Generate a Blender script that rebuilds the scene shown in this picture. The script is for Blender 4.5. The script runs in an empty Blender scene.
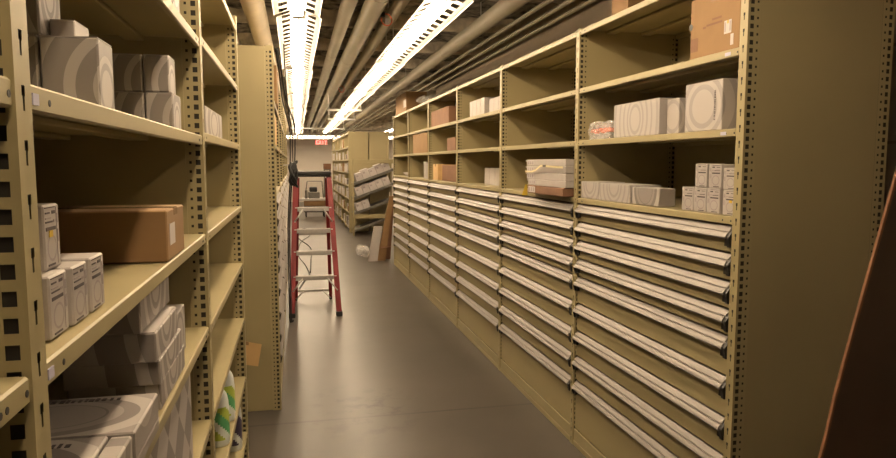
import bpy, bmesh, math, random
from mathutils import Vector, Matrix
R = math.radians
random.seed(7)
scene = bpy.context.scene
col = scene.collection

# ------------------------------------------------------------------ materials
def principled(name):
    m = bpy.data.materials.new(name); m.use_nodes = True
    nt = m.node_tree
    return m, nt, nt.nodes['Principled BSDF']

def mat(name, c, rough=.5, metal=0., noise=0., scale=8., bump=0., bscale=60., spec=.5, coat=0.):
    m, nt, b = principled(name)
    b.inputs['Roughness'].default_value = rough
    b.inputs['Metallic'].default_value = metal
    b.inputs['Specular IOR Level'].default_value = spec
    b.inputs['Base Color'].default_value = (*c, 1)
    if noise or bump:
        tc = nt.nodes.new('ShaderNodeTexCoord')
    if noise:
        n = nt.nodes.new('ShaderNodeTexNoise'); n.inputs['Scale'].default_value = scale
        n.inputs['Detail'].default_value = 6
        nt.links.new(tc.outputs['Object'], n.inputs['Vector'])
        r = nt.nodes.new('ShaderNodeValToRGB')
        r.color_ramp.elements[0].position = .3; r.color_ramp.elements[1].position = .7
        r.color_ramp.elements[0].color = (*[max(0, x*(1-noise)) for x in c], 1)
        r.color_ramp.elements[1].color = (*[min(1, x*(1+noise)) for x in c], 1)
        nt.links.new(n.outputs['Fac'], r.inputs['Fac'])
        nt.links.new(r.outputs['Color'], b.inputs['Base Color'])
    if bump:
        n2 = nt.nodes.new('ShaderNodeTexNoise'); n2.inputs['Scale'].default_value = bscale
        n2.inputs['Detail'].default_value = 5
        nt.links.new(tc.outputs['Object'], n2.inputs['Vector'])
        bp = nt.nodes.new('ShaderNodeBump'); bp.inputs['Strength'].default_value = bump
        nt.links.new(n2.outputs['Fac'], bp.inputs['Height'])
        nt.links.new(bp.outputs['Normal'], b.inputs['Normal'])
    return m

def emit(name, c, s):
    m, nt, b = principled(name)
    b.inputs['Base Color'].default_value = (.8, .8, .8, 1)
    b.inputs['Emission Color'].default_value = (*c, 1)
    b.inputs['Emission Strength'].default_value = s
    return m

def uv_rings(name, stops, rough=.45, diamond=False):
    m, nt, b = principled(name)
    b.inputs['Roughness'].default_value = rough
    uv = nt.nodes.new('ShaderNodeUVMap')
    if diamond:
        ab = nt.nodes.new('ShaderNodeVectorMath'); ab.operation = 'FRACTION'
        nt.links.new(uv.outputs['UV'], ab.inputs[0])
        sb = nt.nodes.new('ShaderNodeVectorMath'); sb.operation = 'SUBTRACT'; sb.inputs[1].default_value = (.5, .5, 0)
        nt.links.new(ab.outputs[0], sb.inputs[0])
        a2 = nt.nodes.new('ShaderNodeVectorMath'); a2.operation = 'ABSOLUTE'
        nt.links.new(sb.outputs[0], a2.inputs[0])
        d = nt.nodes.new('ShaderNodeVectorMath'); d.operation = 'DOT_PRODUCT'; d.inputs[1].default_value = (1, 1, 0)
        nt.links.new(a2.outputs[0], d.inputs[0]); src = d.outputs['Value']
    else:
        d = nt.nodes.new('ShaderNodeVectorMath'); d.operation = 'LENGTH'
        nt.links.new(uv.outputs['UV'], d.inputs[0])
        mu = nt.nodes.new('ShaderNodeMath'); mu.operation = 'MULTIPLY'; mu.inputs[1].default_value = .25
        nt.links.new(d.outputs['Value'], mu.inputs[0]); src = mu.outputs[0]
    r = nt.nodes.new('ShaderNodeValToRGB'); cr = r.color_ramp; cr.interpolation = 'CONSTANT'
    while len(cr.elements) < len(stops): cr.elements.new(.5)
    for e, (p, c) in zip(cr.elements, stops):
        e.position = p if diamond else p*.25; e.color = (*c, 1)
    nt.links.new(src, r.inputs['Fac']); nt.links.new(r.outputs['Color'], b.inputs['Base Color'])
    return m

KH = (.325, .274, .145)
M = {}
M['paint'] = mat('putty_enamel', KH, .42, noise=.06, scale=3, bump=.02, bscale=220)
M['panel'] = mat('putty_enamel_sheet', (.312, .262, .138), .5, noise=.06, scale=1.5, bump=.02, bscale=160)
M['handle'] = mat('brushed_aluminium', (.265, .24, .22), .45, metal=.2, noise=.03, scale=2)
M['black'] = mat('black_plastic', (.012, .011, .010), .45, noise=.2, scale=40)
M['hole'] = mat('hole_disc_shade', (.03, .028, .024), .5, noise=.2, scale=90)  # flat discs with the shade of open holes put into the colour
M['hole_shade'] = mat('post_hole_shade', (.022, .018, .013), .8, noise=.2, scale=20)  # dark colour stands in for shade inside the post holes
M['kraft'] = mat('kraft_board', (.245, .142, .058), .75, noise=.07, scale=9, bump=.05, bscale=120)
M['kraftdark'] = mat('brown_board', (.19, .095, .05), .75, noise=.10, scale=7, bump=.05, bscale=120)
M['kraftlight'] = mat('tan_board', (.64, .42, .19), .7, noise=.05, scale=9)
M['tape'] = mat('clear_tape', (.32, .21, .12), .25, noise=.05, scale=20)
M['white'] = mat('white_coated_board', (.42, .385, .36), .5, noise=.04, scale=12)
M['paper'] = mat('paper_label', (.50, .46, .45), .6, noise=.03, scale=30)
M['bluepaper'] = mat('blue_tinted_label', (.45, .44, .58), .6, noise=.03, scale=30)
M['ink'] = mat('printed_ink', (.07, .055, .06), .6, noise=.2, scale=90)
M['greyink'] = mat('grey_ink', (.33, .29, .29), .6, noise=.1, scale=90)
M['yellow'] = mat('yellow_paper', (.55, .38, .03), .6, noise=.05, scale=20)
M['cream'] = mat('cream_strap', (.75, .66, .38), .5, noise=.05, scale=20)
M['red'] = mat('red_fibreglass', (.20, .008, .010), .45, noise=.08, scale=20)
M['alu'] = mat('aluminium', (.55, .53, .51), .35, metal=.5, noise=.06, scale=25)
M['steel'] = mat('galvanised_steel', (.62, .60, .55), .4, metal=.4, noise=.1, scale=14)
M['reflector'] = mat('white_enamel', (.86, .85, .82), .35, noise=.02, scale=6)
M['pipe'] = mat('painted_pipe', (.37, .335, .25), .5, noise=.09, scale=2.5, bump=.03, bscale=40)
M['pipelight'] = mat('canvas_wrapped_pipe', (.68, .58, .43), .6, noise=.08, scale=3, bump=.06, bscale=50)
M['fireproof'] = mat('sprayed_fireproofing', (.185, .165, .13), .95, noise=.92, scale=11, bump=1.0, bscale=22)
M['beam'] = mat('sprayed_beam', (.52, .46, .36), .95, noise=.45, scale=7, bump=.6, bscale=25)
M['wallp'] = mat('painted_plaster', (.78, .72, .64), .8, noise=.04, scale=1.5)
M['hardboard'] = mat('dark_hardboard', (.046, .022, .010), .55, noise=.18, scale=3)
M['litedge'] = mat('board_edge_lit_tone', (.17, .07, .028), .7, noise=.15, scale=20)  # aisle light on the board edge painted in as a lighter orange
M['green'] = mat('green_label', (.10, .38, .16), .4, noise=.08, scale=15)
M['lime'] = mat('lime_label', (.42, .52, .08), .4, noise=.08, scale=15)
M['bottle'] = mat('white_plastic', (.72, .76, .74), .35, noise=.03, scale=15)
M['purple'] = mat('dark_violet_label', (.07, .055, .10), .4, noise=.1, scale=15)
M['redprint'] = mat('red_print', (.75, .16, .07), .4, noise=.15, scale=20)
M['exit'] = emit('exit_sign_red', (1, .05, .06), 1.2)
M['signface'] = mat('sign_face', (.50, .20, .17), .5, noise=.03, scale=5)
M['tube'] = emit('fluorescent_tube', (1., .765, .51), 44)
M['rubber'] = mat('rubber', (.02, .02, .02), .7, noise=.2, scale=30)
M['greymetal'] = mat('grey_metal', (.16, .15, .13), .5, metal=.3, noise=.1, scale=15)
G1, G2 = (.225, .202, .187), (.42, .385, .36)
M['ring'] = uv_rings('ring_printed_board', [(0, G2), (.50, G1), (.66, G2), (.84, G1), (1.22, G2), (1.5, G1), (2.0, G2), (2.3, G1), (3.0, (.40, .37, .355))])
G3 = (.32, .295, .28)
M['ringwhite'] = uv_rings('ring_printed_white_board', [(0, G2), (.46, G3), (.60, G2), (.74, G3), (.88, G2), (1.15, G3), (1.30, G2), (1.6, G3), (1.75, G2), (2.1, G3), (2.3, (.38, .35, .33))])
M['ringtop'] = uv_rings('ring_printed_board_grey', [(0, (.25, .222, .207)), (.60, (.16, .142, .132)), (.64, (.275, .245, .226)), (.80, (.18, .158, .147)), (1.0, G2), (1.25, (.275, .245, .226)), (3.0, (.30, .268, .248))])
M['diamond'] = uv_rings('diamond_printed_board', [(0, (.45, .415, .40)), (.5, (.21, .19, .18))], diamond=True)

# clear plastic film
m, nt, b = principled('clear_film'); b.inputs['Base Color'].default_value = (.9, .88, .85, 1)
b.inputs['Roughness'].default_value = .15; b.inputs['Alpha'].default_value = .25
_n = nt.nodes.new('ShaderNodeTexNoise'); _n.inputs['Scale'].default_value = 18
_b = nt.nodes.new('ShaderNodeBump'); _b.inputs['Strength'].default_value = .5
nt.links.new(_n.outputs['Fac'], _b.inputs['Height']); nt.links.new(_b.outputs['Normal'], b.inputs['Normal'])
M['film'] = m

# floor: sealed grey concrete, scuffs near the aisle mouth and one saw joint
m, nt, b = principled('sealed_concrete')
tc = nt.nodes.new('ShaderNodeTexCoord')
n1 = nt.nodes.new('ShaderNodeTexNoise'); n1.inputs['Scale'].default_value = 1.1; n1.inputs['Detail'].default_value = 8
nt.links.new(tc.outputs['Object'], n1.inputs['Vector'])
r1 = nt.nodes.new('ShaderNodeValToRGB')
r1.color_ramp.elements[0].position = .35; r1.color_ramp.elements[0].color = (.068, .060, .050, 1)
r1.color_ramp.elements[1].position = .7; r1.color_ramp.elements[1].color = (.090, .078, .065, 1)
nt.links.new(n1.outputs['Fac'], r1.inputs['Fac'])
sx = nt.nodes.new('ShaderNodeSeparateXYZ'); nt.links.new(tc.outputs['Object'], sx.inputs[0])
def mth(op, a, b2=None, nt=nt, clamp=False):
    n = nt.nodes.new('ShaderNodeMath'); n.operation = op; n.use_clamp = clamp
    for i, v in enumerate((a, b2)):
        if v is None: continue
        if isinstance(v, (int, float)): n.inputs[i].default_value = v
        else: nt.links.new(v, n.inputs[i])
    return n.outputs[0]
n2 = nt.nodes.new('ShaderNodeTexNoise'); n2.inputs['Scale'].default_value = 3.2; n2.inputs['Detail'].default_value = 9; n2.inputs['Roughness'].default_value = .7
nt.links.new(tc.outputs['Object'], n2.inputs['Vector'])
dx_ = mth('MULTIPLY', mth('SUBTRACT', sx.outputs['X'], .42), 2.2); dy_ = mth('MULTIPLY', mth('SUBTRACT', sx.outputs['Y'], 4.65), 1.5)
rr = mth('SQRT', mth('ADD', mth('MULTIPLY', dx_, dx_), mth('MULTIPLY', dy_, dy_)))
n3 = nt.nodes.new('ShaderNodeTexNoise'); n3.inputs['Scale'].default_value = 6.5; n3.inputs['Detail'].default_value = 7; n3.inputs['Roughness'].default_value = .65
nt.links.new(tc.outputs['Object'], n3.inputs['Vector'])
sc_ = mth('MULTIPLY', mth('SUBTRACT', 1.3, mth('MULTIPLY', rr, 1.3), clamp=True), mth('MULTIPLY', mth('SUBTRACT', n3.outputs['Fac'], .50), 9., clamp=True))
jn = mth('ABSOLUTE', mth('SUBTRACT', mth('ADD', sx.outputs['Y'], mth('MULTIPLY', n2.outputs['Fac'], .02)), 4.52))
jl = mth('MULTIPLY', mth('LESS_THAN', jn, .012), mth('MULTIPLY', mth('SUBTRACT', n1.outputs['Fac'], .15), 2.2, clamp=True))
dark = mth('MAXIMUM', mth('MULTIPLY', sc_, .95), mth('MULTIPLY', jl, .7), clamp=True)
mx = nt.nodes.new('ShaderNodeMix'); mx.data_type = 'RGBA'
nt.links.new(dark, mx.inputs['Factor']); nt.links.new(r1.outputs['Color'], mx.inputs['A']); mx.inputs['B'].default_value = (.014, .012, .010, 1)
b.inputs['Specular IOR Level'].default_value = .26
nt.links.new(mx.outputs['Result'], b.inputs['Base Color'])
rg = nt.nodes.new('ShaderNodeMapRange'); rg.inputs['To Min'].default_value = .30; rg.inputs['To Max'].default_value = .35
nt.links.new(n2.outputs['Fac'], rg.inputs['Value']); nt.links.new(rg.outputs['Result'], b.inputs['Roughness'])
bp = nt.nodes.new('ShaderNodeBump'); bp.inputs['Strength'].default_value = .06
nt.links.new(n1.outputs['Fac'], bp.inputs['Height']); nt.links.new(bp.outputs['Normal'], b.inputs['Normal'])
M['floor'] = m

# painted concrete block
m, nt, b = principled('painted_block')
tc = nt.nodes.new('ShaderNodeTexCoord'); mp = nt.nodes.new('ShaderNodeMapping')
mp.inputs['Rotation'].default_value = (R(90), 0, R(90))
br = nt.nodes.new('ShaderNodeTexBrick'); br.inputs['Scale'].default_value = 1.
br.inputs['Brick Width'].default_value = .4; br.inputs['Row Height'].default_value = .2; br.inputs['Mortar Size'].default_value = .006
br.inputs['Color1'].default_value = (.36, .30, .225, 1); br.inputs['Color2'].default_value = (.39, .33, .25, 1); br.inputs['Mortar'].default_value = (.25, .20, .15, 1)
nt.links.new(tc.outputs['Object'], mp.inputs[0]); nt.links.new(mp.outputs[0], br.inputs['Vector'])
nt.links.new(br.outputs['Color'], b.inputs['Base Color']); b.inputs['Roughness'].default_value = .7
M['block'] = m

# ------------------------------------------------------------------ mesh helpers
class MB:
    def __init__(s):
        s.bm = bmesh.new(); s.uv = s.bm.loops.layers.uv.new('UVMap'); s.mats = []
    def mi(s, m):
        if m not in s.mats: s.mats.append(m)
        return s.mats.index(m)
    def face(s, pts, m, smooth=False):
        try: f = s.bm.faces.new([s.bm.verts.new(p) for p in pts])
        except ValueError: return None
        f.material_index = s.mi(m); f.smooth = smooth
        return f
    def merge(s, b2, m, smooth=False):
        i = s.mi(m); mp = {v: s.bm.verts.new(v.co) for v in b2.verts}
        for f in b2.faces:
            nf = s.bm.faces.new([mp[v] for v in f.verts]); nf.material_index = i; nf.smooth = smooth
        b2.free()
    def box(s, lo, hi, m, bevel=0., xf=None):
        lo = [min(a, c) for a, c in zip(lo, hi)], [max(a, c) for a, c in zip(lo, hi)]
        lo, hi = lo
        b2 = bmesh.new(); bmesh.ops.create_cube(b2, size=1.)
        for v in b2.verts:
            v.co = Vector([(lo[k]+hi[k])/2 + v.co[k]*(hi[k]-lo[k]) for k in range(3)])
        if bevel: bmesh.ops.bevel(b2, geom=b2.edges[:], offset=bevel, segments=1, affect='EDGES', profile=.5)
        if xf is not None: bmesh.ops.transform(b2, matrix=xf, verts=b2.verts[:])
        s.merge(b2, m)
    def prism(s, prof, y0, y1, m, axis='y'):
        """extrude a closed (x, z) profile along y"""
        P = (lambda a, t, c: (a, t, c)) if axis == 'y' else (lambda a, t, c: (t, a, c))
        n = len(prof)
        b2 = bmesh.new()
        A = [b2.verts.new(P(a, y0, c)) for a, c in prof]; B = [b2.verts.new(P(a, y1, c)) for a, c in prof]
        for i in range(n): b2.faces.new((A[i], A[(i+1) % n], B[(i+1) % n], B[i]))
        b2.faces.new(A[::-1]); b2.faces.new(B)
        bmesh.ops.recalc_face_normals(b2, faces=b2.faces[:])
        s.merge(b2, m)
    def tube(s, pts, r, m, n=10, cap=True):
        pts = [Vector(p) for p in pts]; rings = []
        for i, p in enumerate(pts):
            d = (pts[min(i+1, len(pts)-1)] - pts[max(i-1, 0)]).normalized()
            a = d.cross(Vector((0, 0, 1)))
            if a.length < .05: a = d.cross(Vector((1, 0, 0)))
            a.normalize(); b_ = d.cross(a)
            rr = r[i] if isinstance(r, (list, tuple)) else r
            rings.append([s.bm.verts.new(p + rr*(math.cos(t)*a + math.sin(t)*b_)) for t in [2*math.pi*k/n for k in range(n)]])
        i = s.mi(m)
        for A, B in zip(rings, rings[1:]):
            for k in range(n):
                f = s.bm.faces.new((A[k], A[(k+1) % n], B[(k+1) % n], B[k])); f.material_index = i; f.smooth = True
        if cap:
            f = s.bm.faces.new(rings[0][::-1]); f.material_index = i
            f = s.bm.faces.new(rings[-1]); f.material_index = i
    def lathe(s, prof, m, c=(0, 0), n=16):
        """(radius, z) profile turned about a vertical axis; m may be a list with one material per band"""
        rings = [[s.bm.verts.new((c[0]+r*math.cos(2*math.pi*k/n), c[1]+r*math.sin(2*math.pi*k/n), z)) for k in range(n)] for r, z in prof]
        for j, (A, B) in enumerate(zip(rings, rings[1:])):
            for k in range(n):
                f = s.bm.faces.new((A[k], A[(k+1) % n], B[(k+1) % n], B[k])); f.smooth = True
                f.material_index = s.mi(m[j] if isinstance(m, list) else m)
        f = s.bm.faces.new(rings[0][::-1]); f.material_index = s.mi(m[0] if isinstance(m, list) else m)
        f = s.bm.faces.new(rings[-1]); f.material_index = s.mi(m[-1] if isinstance(m, list) else m)
    def grid(s, us, vs, P, hole, m):
        V = {}
        def g(i, j):
            if (i, j) not in V: V[i, j] = s.bm.verts.new(P(us[i], vs[j]))
            return V[i, j]
        k = s.mi(m)
        for i in range(len(us)-1):
            for j in range(len(vs)-1):
                if hole((us[i]+us[i+1])/2, (vs[j]+vs[j+1])/2, i, j): continue
                f = s.bm.faces.new((g(i, j), g(i+1, j), g(i+1, j+1), g(i, j+1))); f.material_index = k
    def mesh(s, name):
        bmesh.ops.recalc_face_normals(s.bm, faces=s.bm.faces[:])
        me = bpy.data.meshes.new(name); s.bm.to_mesh(me); s.bm.free()
        for m in s.mats: me.materials.append(M[m] if isinstance(m, str) else m)
        return me
    def build(s, name, parent=None, loc=(0, 0, 0)):
        return link(name, s.mesh(name), parent, loc)

def link(name, me, parent=None, loc=(0, 0, 0)):
    o = bpy.data.objects.new(name, me); col.objects.link(o); o.location = loc
    if parent is not None: o.parent = parent
    return o

def tag(o, label, cat=None, group=None, kind=None):
    if label: o['label'] = label
    if cat: o['category'] = cat
    if group: o['group'] = group
    if kind: o['kind'] = kind
    return o

def thing(name, label, cat, loc=(0, 0, 0), rz=0., group=None):
    o = bpy.data.objects.new(name, None); col.objects.link(o)
    o.location = loc; o.rotation_euler = (0, 0, rz); o.empty_display_size = .1
    return tag(o, label, cat, group)

kids = {}
def children(o):
    return [c for c in o.children]

def copy_tree(o, parent=None):
    c = o.copy(); col.objects.link(c)
    if parent is not None: c.parent = parent
    for ch in children(o): copy_tree(ch, c)
    return c

def struct(name, mb, parent=None):
    o = mb.build(name, parent)
    if parent is None: o['kind'] = 'structure'
    return o

# ------------------------------------------------------------------ dimensions
W = 1.524              # bay pitch
H = 2.49               # post height
XR = 1.630             # front plane of the drawer run
Y7 = 2.280             # its near end
XL = -.281             # front plane of the open shelving
YA, YB, YC = .826, 2.352, 3.880
D = .64                # depth of a bay
CEIL = 3.28

# ------------------------------------------------------------------ the setting
b = MB(); b.box((-1.7, -2.6, -.1), (6.1, 31.1, 0), 'floor'); struct('floor', b)
b = MB(); b.box((-1.7, -2.6, CEIL), (6.1, 31.1, CEIL+.1), 'fireproof'); 
_rd = random.Random(11)
_nx, _ny = 64, 270
from mathutils import noise as _ns
_V = [[b.bm.verts.new((-1.7+7.8*i_/_nx if i_ % 1 == 0 else 0, 1.+30.*j_/_ny, CEIL-.004-.05*abs(_ns.noise(Vector((i_*.55, j_*.50, 0))))-.045*_rd.random())) for j_ in range(_ny+1)] for i_ in range(_nx+1)]
for i_ in range(_nx):
    for j_ in range(_ny):
        f_ = b.bm.faces.new((_V[i_][j_], _V[i_][j_+1], _V[i_+1][j_+1], _V[i_+1][j_])); f_.material_index = b.mi('fireproof'); f_.smooth = True
ceil = struct('ceiling', b)
def lumpy_beam(y):
    mb = MB(); rnd = random.Random(int(y*100))
    xs = [-1.7 + .11*i for i in range(71)]; prof = [(-.075, CEIL+.01), (-.085, CEIL-.09), (-.05, CEIL-.165), (.05, CEIL-.165), (.085, CEIL-.09), (.075, CEIL+.01)]
    rows = [[mb.bm.verts.new((x, y+a+rnd.uniform(-.014, .014), c+rnd.uniform(-.012, .012))) for a, c in prof] for x in xs]
    i = mb.mi('beam')
    for A, B in zip(rows, rows[1:]):
        for k in range(len(prof)-1):
            f = mb.bm.faces.new((A[k], B[k], B[k+1], A[k+1])); f.material_index = i; f.smooth = True
    mb.build('beam', ceil)
y = -1.6
while y < 31:
    lumpy_beam(y); y += 1.48
b = MB(); b.box((-1.8, -2.6, 0), (-1.7, 31.1, CEIL), 'block'); struct('wall_left', b)
b = MB(); b.box((2.42, -2.6, 0), (2.52, 11.7, CEIL), 'block'); struct('wall_right', b)
b = MB(); b.box((6.0, 11.6, 0), (6.1, 31.1, CEIL), 'wallp'); struct('wall_east', b)
b = MB(); b.box((2.52, 11.6, 0), (6.0, 11.7, CEIL), 'wallp'); struct('wall_south', b)
b = MB(); b.box((-1.7, 31.0, 0), (6.1, 31.1, CEIL), 'wallp'); struct('wall_far', b)
b = MB(); b.box((-1.8, -2.7, 0), (2.52, -2.6, CEIL), 'wallp'); struct('wall_back', b)
b = MB(); b.box((-1.7, 30.7, 2.88), (6.0, 31.0, 3.12), 'wallp'); struct('trim_1', b)

# ------------------------------------------------------------------ shelving parts (shared meshes; dx = direction of depth)
PW = .0225
def post_mesh(dx, h=H, detail=True):
    mb = MB()
    P1, P2 = .0585, .02925
    zs = [0.]
    n = int((h-.02)/P1)
    for k in range(n):
        z = .012 + k*P1
        zs += [z+.004, z+.020, z+.031]
    zs.append(h)
    def hole(u, v, i, j):
        if j == 0 or j == len(zs)-2: return False
        q = (j-1) % 3
        if q == 0: return abs(u) < .0025
        if q == 1: return abs(u) < .0050
        return False
    mb.grid([-PW, -.0050, -.0025, .0025, .0050, PW], zs, lambda u, v: (0, u, v), hole, 'paint')
    z2 = [0.]
    n2 = int((h-.02)/P2)
    for k in range(n2):
        z = .010 + k*P2
        z2 += [z+.002, z+.006, z+.0145, z+.0185]
    z2.append(h)
    def hole2(u, v, i, j):
        if j == 0 or j == len(z2)-2: return False
        q = (j-1) % 4
        if i == 1 and q in (0, 1, 2): return True
        if i == 3 and q == 1: return True
        return False
    us = [0, .010, .0245, .037, .0445, .055]
    for s in (-1, 1):
        mb.grid(us, z2, lambda u, v: (u*dx, s*PW, v), hole2, 'paint')
    mb.box((0, -PW, h-.004), (.055*dx, PW, h), 'paint')
    mb.box((.006*dx, -PW+.005, .01), (.053*dx, PW-.005, h-.006), 'hole_shade')      # dark core added so the holes look shaded
    return mb.mesh('upright_post')
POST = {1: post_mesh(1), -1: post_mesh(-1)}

def side_mesh(dx, h=H):
    mb = MB()
    mb.box((.0555*dx, -PW, .004), ((D-.0555)*dx, -PW+.003, h-.004), 'panel')
    mb.box((.0555*dx, PW-.003, .02), ((D-.0555)*dx, PW, h-.02), 'panel')
    mb.box((.0560*dx, -PW+.003, .03), (.0585*dx, PW-.003, h-.03), 'panel')
    mb.box(((D-.056)*dx, -PW+.003, .03), ((D-.0585)*dx, PW-.003, h-.03), 'panel')
    return mb.mesh('side_panel')
SIDE = {1: side_mesh(1), -1: side_mesh(-1)}

def shelf_mesh(dx, L, dots=False):
    mb = MB()
    y0, y1 = PW+.002, L-PW-.002
    mb.box((.002*dx, y0, -.031), (.016*dx, y1, 0), 'paint', .003)
    mb.box((.012*dx, y0, -.003), ((D-.012)*dx, y1, -.0005), 'paint')
    mb.box(((D-.026)*dx, y0, -.031), ((D-.012)*dx, y1, 0), 'paint', .002)
    for t in (.3, .65):
        mb.box(((D*t-.03)*dx, y0, -.018), ((D*t+.03)*dx, y1, -.003), 'paint', .003)
    for yy in (y0+.010, y0+.062, y1-.062, y1-.078, y1-.010):
        mb.tube([(.0012*dx, yy, -.017), (.004*dx, yy, -.017)], .0042, 'hole', 8)
    return mb.mesh('shelf')
SHELF = {(dx, L): shelf_mesh(dx, L) for dx in (1, -1) for L in (W, YB-YA, YC-YB)}

def back_mesh(dx, L, z0, z1):
    mb = MB(); mb.box(((D-.010)*dx, PW+.002, z0), ((D-.007)*dx, L-PW-.002, z1), 'panel')
    mb.box(((D-.014)*dx, L/2-.012, z0), ((D-.010)*dx, L/2+.012, z1), 'panel')
    return mb.mesh('back_panel')

# drawers: (top of handle, bottom of front)
DZ = [(1.473, 1.372), (1.363, 1.262), (1.253, 1.152), (1.143, 1.046), (1.037, .884), (.875, .718), (.709, .562), (.553, .412), (.403, .106)]
HP = [(.004, 0), (-.004, -.001), (-.0206, -.0203), (-.0165, -.0225), (-.0185, -.0262), (-.0258, -.0264), (-.034, -.036), (-.038, -.043), (-.034, -.049), (-.020, -.049), (-.020, -.044), (.004, -.026)]
def handle_mesh(dx, L):
    mb = MB()
    y0, y1 = PW+.006, L-PW-.020
    mb.prism([(a*dx, c) for a, c in HP], y0, y1, 'handle')
    return mb.mesh('handle')
def cap_mesh(dx, L, near):
    mb = MB()
    CP = [(.004, -.006), (-.004, -.006), (-.031, -.040), (-.033, -.049), (-.026, -.082), (.004, -.082)]
    IP = [(.004, -.028), (-.019, -.045), (-.019, -.052), (-.021, -.079), (.004, -.079)]
    e0, e1, i1 = (PW+.002, PW+.0058, PW+.036) if near else (L-PW-.0198, L-PW-.002, L-PW-.045)
    mb.prism([(a*dx, c) for a, c in CP], e0, e1, 'black')
    mb.prism([(a*dx, c) for a, c in IP], e1 if near else e0, i1, 'black')
    return mb.mesh('end_cap')
def front_mesh(dx, L, h):
    mb = MB()
    mb.box((.004*dx, PW+.003, -.056), (.022*dx, L-PW-.003, 0), 'panel', .001)
    mb.box((-.008*dx, PW+.003, -h), (.022*dx, L-PW-.003, -.054), 'panel', .0015)
    mb.box((.10*dx, PW+.02, -h+.01), ((D-.06)*dx, L-PW-.02, -.012), 'panel')
    return mb.mesh('drawer')
def mirror_y(me, L):
    for v in me.vertices: v.co.y = L - v.co.y
    me.flip_normals(); return me
DR = {}
for dx in (1, -1):
    for i, (zt, zb) in enumerate(DZ):
        h = round(zt-zb, 3)
        if (dx, h) not in DR: DR[dx, h] = front_mesh(dx, W, h)
    DR[dx, 'handle'] = mirror_y(handle_mesh(dx, W), W)
    DR[dx, 'cap0'] = cap_mesh(dx, W, True); DR[dx, 'cap1'] = cap_mesh(dx, W, False)
    # wide black end block sits at the viewer's end of the bay
    mirror_y(DR[dx, 'cap0'], W); mirror_y(DR[dx, 'cap1'], W)
def kick_mesh(dx):
    mb = MB(); mb.box((.006*dx, PW+.002, .0), (.018*dx, W-PW-.002, .100), 'paint', .002)
    mb.box((.003*dx, PW+.002, .0), (.008*dx, W-PW-.002, .030), 'paint', .001)
    return mb.mesh('kick_plate')
KICK = {1: kick_mesh(1), -1: kick_mesh(-1)}
BACK = {1: back_mesh(1, W, .05, H-.02), -1: back_mesh(-1, W, .05, H-.02)}
SHZ = [2.480, 2.146, 1.845, 1.510]

def drawer_bay(dx, loc, label, group):
    t = thing('drawer_shelving_bay', label, 'shelving unit', loc, 0, group)
    for yy in (0, W):
        pass
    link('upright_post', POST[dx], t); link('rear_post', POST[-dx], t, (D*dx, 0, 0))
    link('side_panel', SIDE[dx], t); link('back_panel', BACK[dx], t); link('kick_plate', KICK[dx], t)
    for z in SHZ: link('shelf', SHELF[dx, W], t, (0, 0, z))
    for zt, zb in DZ:
        d = link('drawer', DR[dx, round(zt-zb, 3)], t, (.021*dx, 0, zt))
        tag(link('handle', DR[dx, 'handle'], d), 'silver full-width label handle')
        tag(link('end_cap', DR[dx, 'cap0'], d), 'black end cap'); tag(link('end_cap', DR[dx, 'cap1'], d), 'black end cap')
    return t

ORD = ['', 'first', 'second', 'third', 'fourth', 'fifth', 'sixth', 'seventh', 'eighth', 'ninth', 'tenth', 'eleventh', 'twelfth']
GRP = 'bays of drawers under open shelves, long run beside the aisle'
rl = ['drawer bay at the near end of the long run, tall kraft carton up top',
      'second drawer bay of the long run, stacked flat boxes jutting out over its top drawer',
      'third drawer bay of the long run, upright white boxes on its upper shelf',
      'fourth drawer bay of the long run, red-brown cartons on its open shelves',
      'fifth drawer bay of the long run, one tan carton on its middle shelf',
      'sixth and last drawer bay of the long run, brown carton on its top']
proto = None
bays = []
for i in range(6):
    y = Y7 + i*W
    if proto is None: proto = drawer_bay(1, (XR, y, 0), rl[0], GRP); t = proto
    else:
        t = copy_tree(proto); t.location = (XR, y, 0); t['label'] = rl[i]
    bays.append(t)
# end frame of the last bay
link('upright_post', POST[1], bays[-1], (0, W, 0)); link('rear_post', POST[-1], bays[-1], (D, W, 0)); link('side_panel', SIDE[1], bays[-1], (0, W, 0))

# run of drawer bays opposite, behind the cross aisle
XD, YD = -.118, 4.80
GRP2 = 'bays of drawers under open shelves, run behind the stepladder side'
ll = ['drawer bay with blank putty end panel facing the cross aisle, tan paper on it',
      'second drawer bay past the blank end panel, with black cables hanging down it',
      'third drawer bay past the blank end panel, beside the red stepladder',
      'fourth drawer bay past the blank end panel, behind the red stepladder',
      'fifth drawer bay past the blank end panel, far up the aisle',
      'sixth drawer bay past the blank end panel, last of its run']
protoL = None
for i in range(6):
    if protoL is None: protoL = drawer_bay(-1, (XD, YD, 0), ll[0], GRP2); t = protoL
    else:
        t = copy_tree(protoL); t.location = (XD, YD+i*W, 0); t['label'] = ll[i]
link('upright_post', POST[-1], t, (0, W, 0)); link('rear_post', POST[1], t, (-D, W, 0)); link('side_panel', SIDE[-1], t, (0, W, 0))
# small label pieces
def sticker(parent, name, lo, hi, m, label=None):
    mb = MB(); mb.box(lo, hi, m); o = mb.build(name, parent)
    if label: o['label'] = label
    return o
for z, yy in ((2.146, .075), (1.845, .085)):
    sticker(bays[0], 'shelf_label', (.0006, yy, z-.023), (.002, yy+.035, z-.010), 'bluepaper', 'small bluish shelf label')

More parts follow.
